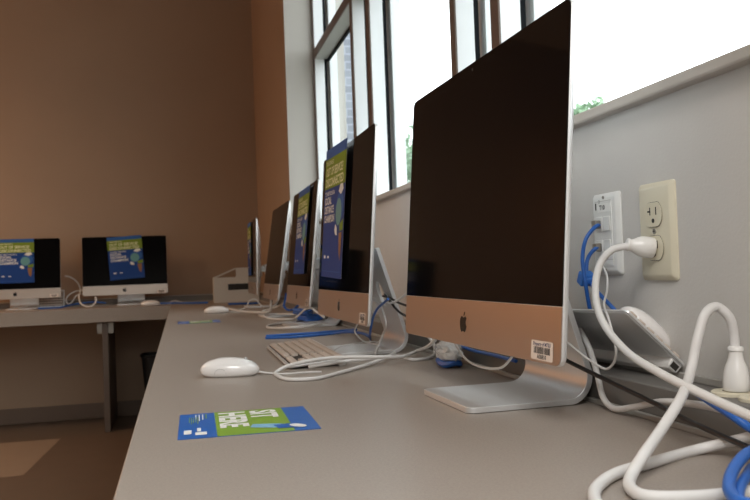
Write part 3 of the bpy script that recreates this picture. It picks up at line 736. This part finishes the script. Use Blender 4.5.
    ('power_cord', 'white cord coiled between the two back computers', 'power cord', 0.0045, 'white_cord', [(-0.6052, 5.54, 0.8521), (-0.6606, 5.54, 0.8447), (-0.7041, 5.54, 0.8175), (-0.7171, 5.54, 0.7857), (-0.7024, 5.54, 0.7657), (-0.6733, 5.53, 0.7841), (-0.6529, 5.52, 0.8157), (-0.6159, 5.52, 0.8303)]),
    ('ethernet_cable', 'blue network cable lying along the back desk under the two computers', 'cable', 0.0055, 'blue_cord', [(-0.8585, 5.36, 0.7504), (-0.7902, 5.37, 0.7504), (-0.7355, 5.4, 0.7504), (-0.6847, 5.47, 0.7608), (-0.6275, 5.5, 0.7668), (-0.5418, 5.5, 0.7726), (-0.4682, 5.5, 0.7627)]),
    ('ethernet_cable', 'blue network cable lying along the foot of the back wall', 'cable', 0.006, 'blue_cord', [(-0.1253, 5.3002, 0.751), (0.0102, 5.1872, 0.751), (0.0934, 5.0696, 0.751), (0.1647, 5.0446, 0.751)]),
    ('usb_cable', 'thin white cable bowed on the back desk near the room corner', 'cable', 0.0035, 'white_cord', [(-0.1258, 5.3, 0.7484), (-0.0769, 5.35, 0.7484), (-0.039, 5.35, 0.7634), (0.0107, 5.35, 0.7509), (0.0473, 5.3, 0.7484)]),
]

def lathe_between(bm, p0, p1, prof, sides=24, flat=None):
    p0, p1 = Vector(p0), Vector(p1); ax = (p1-p0); L = ax.length; ax.normalize()
    u = ax.cross(Vector((0,0,1)) if abs(ax.z) < .9 else Vector((0,1,0))).normalized(); v = u.cross(ax)
    rs = []
    for t, r in prof:
        fx, fy = flat(t) if flat else (1, 1)
        rs.append([p0+ax*(L*t)+u*(r*fx*math.cos(2*PI*k/sides))+v*(r*fy*math.sin(2*PI*k/sides)) for k in range(sides)])
    rings(bm, rs); bmesh.ops.recalc_face_normals(bm, faces=bm.faces[:])
CO = []
for (n, lab, cat, r, m, pts) in CORDS:
    bm = bmesh.new(); tube(bm, pts, r, 10 if r < .003 else 14, 7); o = obj(n, bm, m, angle=60); tag(o, lab, cat); CO.append(o)
def by_label(s): return [o for o in CO if s in o['label']][0]
plug_prof = [(0,.0118),(.04,.0128),(.25,.0132),(.45,.0128),(.60,.0112),(.72,.0088),(.84,.0072),(.90,.0070),(.91,.0082),(.97,.0082),(1,.0068)]
o = by_label('into the cream wall outlet'); bm = bmesh.new()
lathe_between(bm, (WX+XF-.0020, OY+.001, OZ-.0195), (.5065, OY+.0075, OZ-.0145), plug_prof, 24, lambda t: (.88,.95)); obj('plug', bm, 'white_plastic', o, angle=60)
o = by_label('upright plug on the ledge'); bm = bmesh.new()
lathe_between(bm, (.5235, .684, DZ+.0425), (.525, .684, DZ+.086), [(0,.0118),(.03,.0128),(.2,.0130),(.4,.0122),(.55,.0104),(.68,.0080),(.80,.0068),(.89,.0064),(.90,.0076),(.97,.0076),(1,.0062)], 28, lambda t: (.92,1.)); obj('plug', bm, 'white_plastic', o, angle=60)
for s, py, pz in (('upper jack', .9578, .2218), ('lower jack', .9578, .1918)):
    o = by_label(s); bm = bmesh.new(); box(bm, WX-.0175, WX-.0095, py-.0052, py+.0052, DZ+pz-.0052, DZ+pz+.0052); obj('connector', bm, 'jack_metal', o, bevel=.001)
o = by_label('lower jack'); bm = bmesh.new()
M = T(.513, .953, DZ+.152) @ Matrix.Rotation(.5, 4, 'X')
box(bm, -.010, .008, -.0075, .0065, -.0085, .0085, 0, M); box(bm, -.006, .006, -.012, .010, -.0035, .0055, 0, M); obj('cable_tie', bm, 'blue_tie', o, bevel=.002)
o = by_label('bending under the lower left'); 

# coiled blue network cable in front of the third computer
def coil(name, cx, cy, rx, ry, turns, r, lab, z0=0, rz=0, wob=.25):
    bm = bmesh.new(); pts = []; rr = random.Random(int(cx*1000)+int(cy*100))
    N = turns*12
    for k in range(N+1):
        a = 2*PI*k/12; t = k/N; s = 1+wob*(rr.random()-.5)
        x, y = rx*s*math.cos(a), ry*s*math.sin(a); c, d = math.cos(rz), math.sin(rz)
        pts.append((cx+x*c-y*d, cy+x*d+y*c, DZ+z0+r+(turns*r*1.2)*t*(.6+.4*rr.random())))
    tube(bm, pts, r, 8, 4); return tag(obj(name, bm, 'blue_cord'), lab, 'cable')
coil('ethernet_coil', .425, 2.70, .040, .075, 5, .0030, 'coiled blue network cable on the desk in front of the third computer', z0=.008)
coil('ethernet_coil', .43, 2.90, .03, .09, 4, .004, 'coiled blue network cable below the right edge of the third computer', z0=.02)

# network leads still in clear crinkled bags
def bag(name, loc, sx, sy, sz, lab, seed):
    root = empty(name, loc); rr = random.Random(seed)
    bm = bmesh.new(); bmesh.ops.create_icosphere(bm, subdivisions=3, radius=1)
    for v in bm.verts:
        k = 1+.22*(rr.random()-.5)
        v.co = Vector((v.co.x*sx*k, v.co.y*sy*k, max(.0, (v.co.z*.5+.5))*sz*(1+.15*(rr.random()-.5))+.004))
    obj('clear_wrap', bm, 'clear_plastic', root, smooth=False)
    bm = bmesh.new(); pts = [(sx*.78*math.cos(a), sy*.72*math.sin(a), .006+.002*math.sin(3*a)) for a in [2*PI*k/20 for k in range(21)]]
    tube(bm, pts, .0055, 8, 3); obj('blue_lead', bm, 'blue_cord', root)
    return tag(root, lab, 'bagged cable')
bag('bagged_cable', (.450, 1.335, DZ+.002), .020, .045, .042, 'blue cable in a crinkled clear bag behind the nearest computer', 3)
bag('bagged_cable', (.44, 3.10, DZ+.075), .022, .05, .05, 'blue cable in a clear bag above the coil between third and fourth computers', 5)

# ------------------------------------------------------------------ white storage bin in the corner
bn = empty('storage_bin', (.344, 5.10, DZ)); tag(bn, 'white open storage bin with a stepped rim and black slot in the far desk corner', 'storage bin')
w, d, hf, hb, th = .140, .13, .156, .213, .005
def bpart(name, fn, m):
    bm = bmesh.new(); fn(bm); bmesh.ops.recalc_face_normals(bm, faces=bm.faces[:]); return obj(name, bm, m, bn, smooth=False)
def side(b, y, prof): rings(b, [[(x, yy, z) for x, z in prof] for yy in (y, y+th)])
fr = bpart('front_panel', lambda b: side(b, 0, [(-w,0),(w,0),(w,hb),(.004,hb),(-.001,hb-.004),(-.001,hf+.006),(-.006,hf),(-w,hf)]), 'bin_white')
bp_ = bpart('back_panel', lambda b: side(b, d-th, [(-w,0),(w,0),(w,hb-.007),(.004,hb-.007),(-w+.012,hf)]), 'bin_inside_shade')  # panel coloured brown to paint in the dim inside of the bin
bm = bmesh.new(); side(bm, d-th-.001, [(-w,hf-.007),(-w+.012,hf-.007),(.004,hb-.008),(w,hb-.008),(w,hb),(0,hb),(-w,hf)]); bmesh.ops.recalc_face_normals(bm, faces=bm.faces[:]); obj('rim', bm, 'bin_white', bp_, smooth=False)
bpart('bottom_panel', lambda b: box(b, -w+th, w-th, th, d-th, 0, th), 'bin_white')
bpart('end_panel', lambda b: box(b, -w, -w+th, th, d-th, 0, hf), 'bin_white')
bpart('end_panel', lambda b: box(b, w-th, w, th, d-th, 0, hb), 'bin_white')
bm = bmesh.new(); box(bm, -.052, .092, -.0012, .0006, .076, .114); obj('label_slot', bm, 'bin_slot', fr, smooth=False)

# black wastebasket in the shadow under the desk corner
wb = empty('wastebasket', (-.10, 5.36, 0)); tag(wb, 'black wastebasket in the shadow under the desk corner', 'wastebasket')
bm = bmesh.new(); rings(bm, [[(x*s, y*s, z) for x, y in rrect(.30, .22, .05, 6)] for z, s in ((0,.80),(.40,.98),(.42,1.0),(.42,.95),(.39,.94),(.02,.77))], cap1=True); obj('bucket', bm, 'black_plastic', wb)
bm = bmesh.new(); tube(bm, [(x, y, .425) for x, y in rrect(.30, .22, .05, 4)]+[(.15,-.06,.425)], .008, 8, 2); obj('rim', bm, 'black_plastic', wb)

# ------------------------------------------------------------------ outside
bm = bmesh.new(); poly(bm, [(.9,-30,-.4),(60,-30,-.4),(60,70,-.4),(.9,70,-.4)]); struct('ground', bm, 'lawn', smooth=False)
bb = empty('brick_building', (4.24, 20.9, -.4)); tag(bb, 'pale gray brick building corner outside the far window', 'building')
bm = bmesh.new(); box(bm, -.75, .75, -1, 4, 0, 13); obj('brick_wall', bm, 'brick_gray', bb, smooth=False)
bm = bmesh.new(); box(bm, -1.6, -.75, -.9, 4, 0, 13); obj('pale_wall', bm, 'pale_render', bb, smooth=False)
bm = bmesh.new(); box(bm, -1.7, .85, -1.1, 4.1, 13, 13.3); obj('roof_cap', bm, 'roof_cap', bb, smooth=False)
def tree(x, y, h, wd_, lab, seed, nleaf=5200):
    rr = random.Random(seed); root = empty('tree', (x, y, -.4)); tag(root, lab, 'tree', 'trees outside the windows')
    bm = bmesh.new(); tube(bm, [(0,0,0),(.1,.05,h*.3),(0,.1,h*.7)], lambda t: .22*(1-.7*t), 8, 4)
    for k in range(6):
        a = k*1.05; tube(bm, [(0.05,.08,h*(.35+.05*k)),(wd_*.3*math.cos(a),wd_*.3*math.sin(a),h*(.5+.05*k)),(wd_*.42*math.cos(a),wd_*.42*math.sin(a),h*(.58+.05*k))], lambda t: .07*(1-.7*t), 6, 3)
    obj('trunk', bm, 'bark', root)
    bm = bmesh.new(); blobs = []
    for k in range(26):
        a = rr.random()*2*PI; r = wd_*.5*math.sqrt(rr.random()); z = h*(.42+.5*rr.random()); r *= max(.25, 1-abs(z/h-.58)*1.6)
        blobs.append((r*math.cos(a), r*math.sin(a), z, wd_*(.10+.08*rr.random())))
    for k in range(nleaf):
        b = rr.choice(blobs); v = Vector((rr.gauss(0,1), rr.gauss(0,1), rr.gauss(0,1))).normalized()*b[3]*(.55+.55*rr.random())
        c = Vector(b[:3])+v; s = .14+.16*rr.random()
        q = Matrix.Rotation(rr.random()*6.28, 3, Vector((rr.random()-.5, rr.random()-.5, rr.random()-.5)).normalized())
        bm.faces.new([bm.verts.new(c+q @ Vector(p)*s) for p in ((-.5,0,0),(0,-.28,.05),(.6,0,0),(0,.28,.05))])
    obj('foliage', bm, 'leaf', root, smooth=False)
tree(7.35, 28.0, 5.7, 7.4, 'hazy green tree outside seen just left of the nearest screen', 1)
tree(10.3, 19.3, 5.65, 3.4, 'treetop just above the sill right of the nearest screen', 2)

# ------------------------------------------------------------------ light
w = D.worlds.new('World'); bpy.context.scene.world = w; w.use_nodes = True
bg = w.node_tree.nodes['Background']; bg.inputs['Color'].default_value = (.94,.98,1,1); bg.inputs['Strength'].default_value = 3.7
def area(name, loc, rot, size, energy, col, sy=None):
    l = D.lights.new(name, 'AREA'); l.energy = energy; l.color = col; l.size = size
    l.spread = math.radians(152)
    if sy: l.shape = 'RECTANGLE'; l.size_y = sy
    o = link(D.objects.new(name, l)); o.location = loc; o.rotation_euler = rot; return o
area('fill_light', (-.75, -1.5, 2.95), (0,0,0), 1.2, 90, (1,.965,.92), 1.8)  # unseen fill added overhead to brighten the window wall, no fixture
area('fill_light', (-2.2, 1.6, 2.95), (0,0,0), .6, 14, (1,.93,.84), 1.2)  # weaker unseen fill added over the middle of the room
area('fill_light', (-3.0, 3.6, 2.95), (0,0,0), .6, 42, (1,.72,.46), .6)  # unseen warm fill added to lift the back wall
l = D.lights.new('wall_lamp', 'POINT'); l.energy = 30; l.color = (1,.42,.14); l.shadow_soft_size = .12
o = link(D.objects.new('wall_lamp', l)); o.location = (-2.75, 5.1, 1.7)

# ------------------------------------------------------------------ camera
cam = D.cameras.new('camera'); co = link(D.objects.new('camera', cam)); bpy.context.scene.camera = co
f_px = 805.88; cam.sensor_width = 36; cam.lens = f_px/750*36; cam.clip_start = .02; cam.clip_end = 300
p, r, yw = math.radians(1.34716), math.radians(-2.10663), math.radians(13.68919)
fw = Vector((math.sin(yw)*math.cos(p), math.cos(yw)*math.cos(p), math.sin(p))); rt = Vector((math.cos(yw), -math.sin(yw), 0)); up = rt.cross(fw)
rt2 = rt*math.cos(r)+up*math.sin(r); up2 = up*math.cos(r)-rt*math.sin(r)
co.matrix_world = Matrix.Translation((0,0,DZ+.1742)) @ Matrix((rt2, up2, -fw)).transposed().to_4x4()
cam.dof.use_dof = True; cam.dof.focus_distance = 1.05; cam.dof.aperture_fstop = 15
sc = bpy.context.scene
sc.view_settings.view_transform = 'Standard'; sc.view_settings.look = 'None'; sc.view_settings.exposure = 0; sc.view_settings.gamma = 1
sc.cycles.use_denoising = True; sc.cycles.max_bounces = 10; sc.cycles.diffuse_bounces = 6; sc.cycles.sample_clamp_indirect = 6
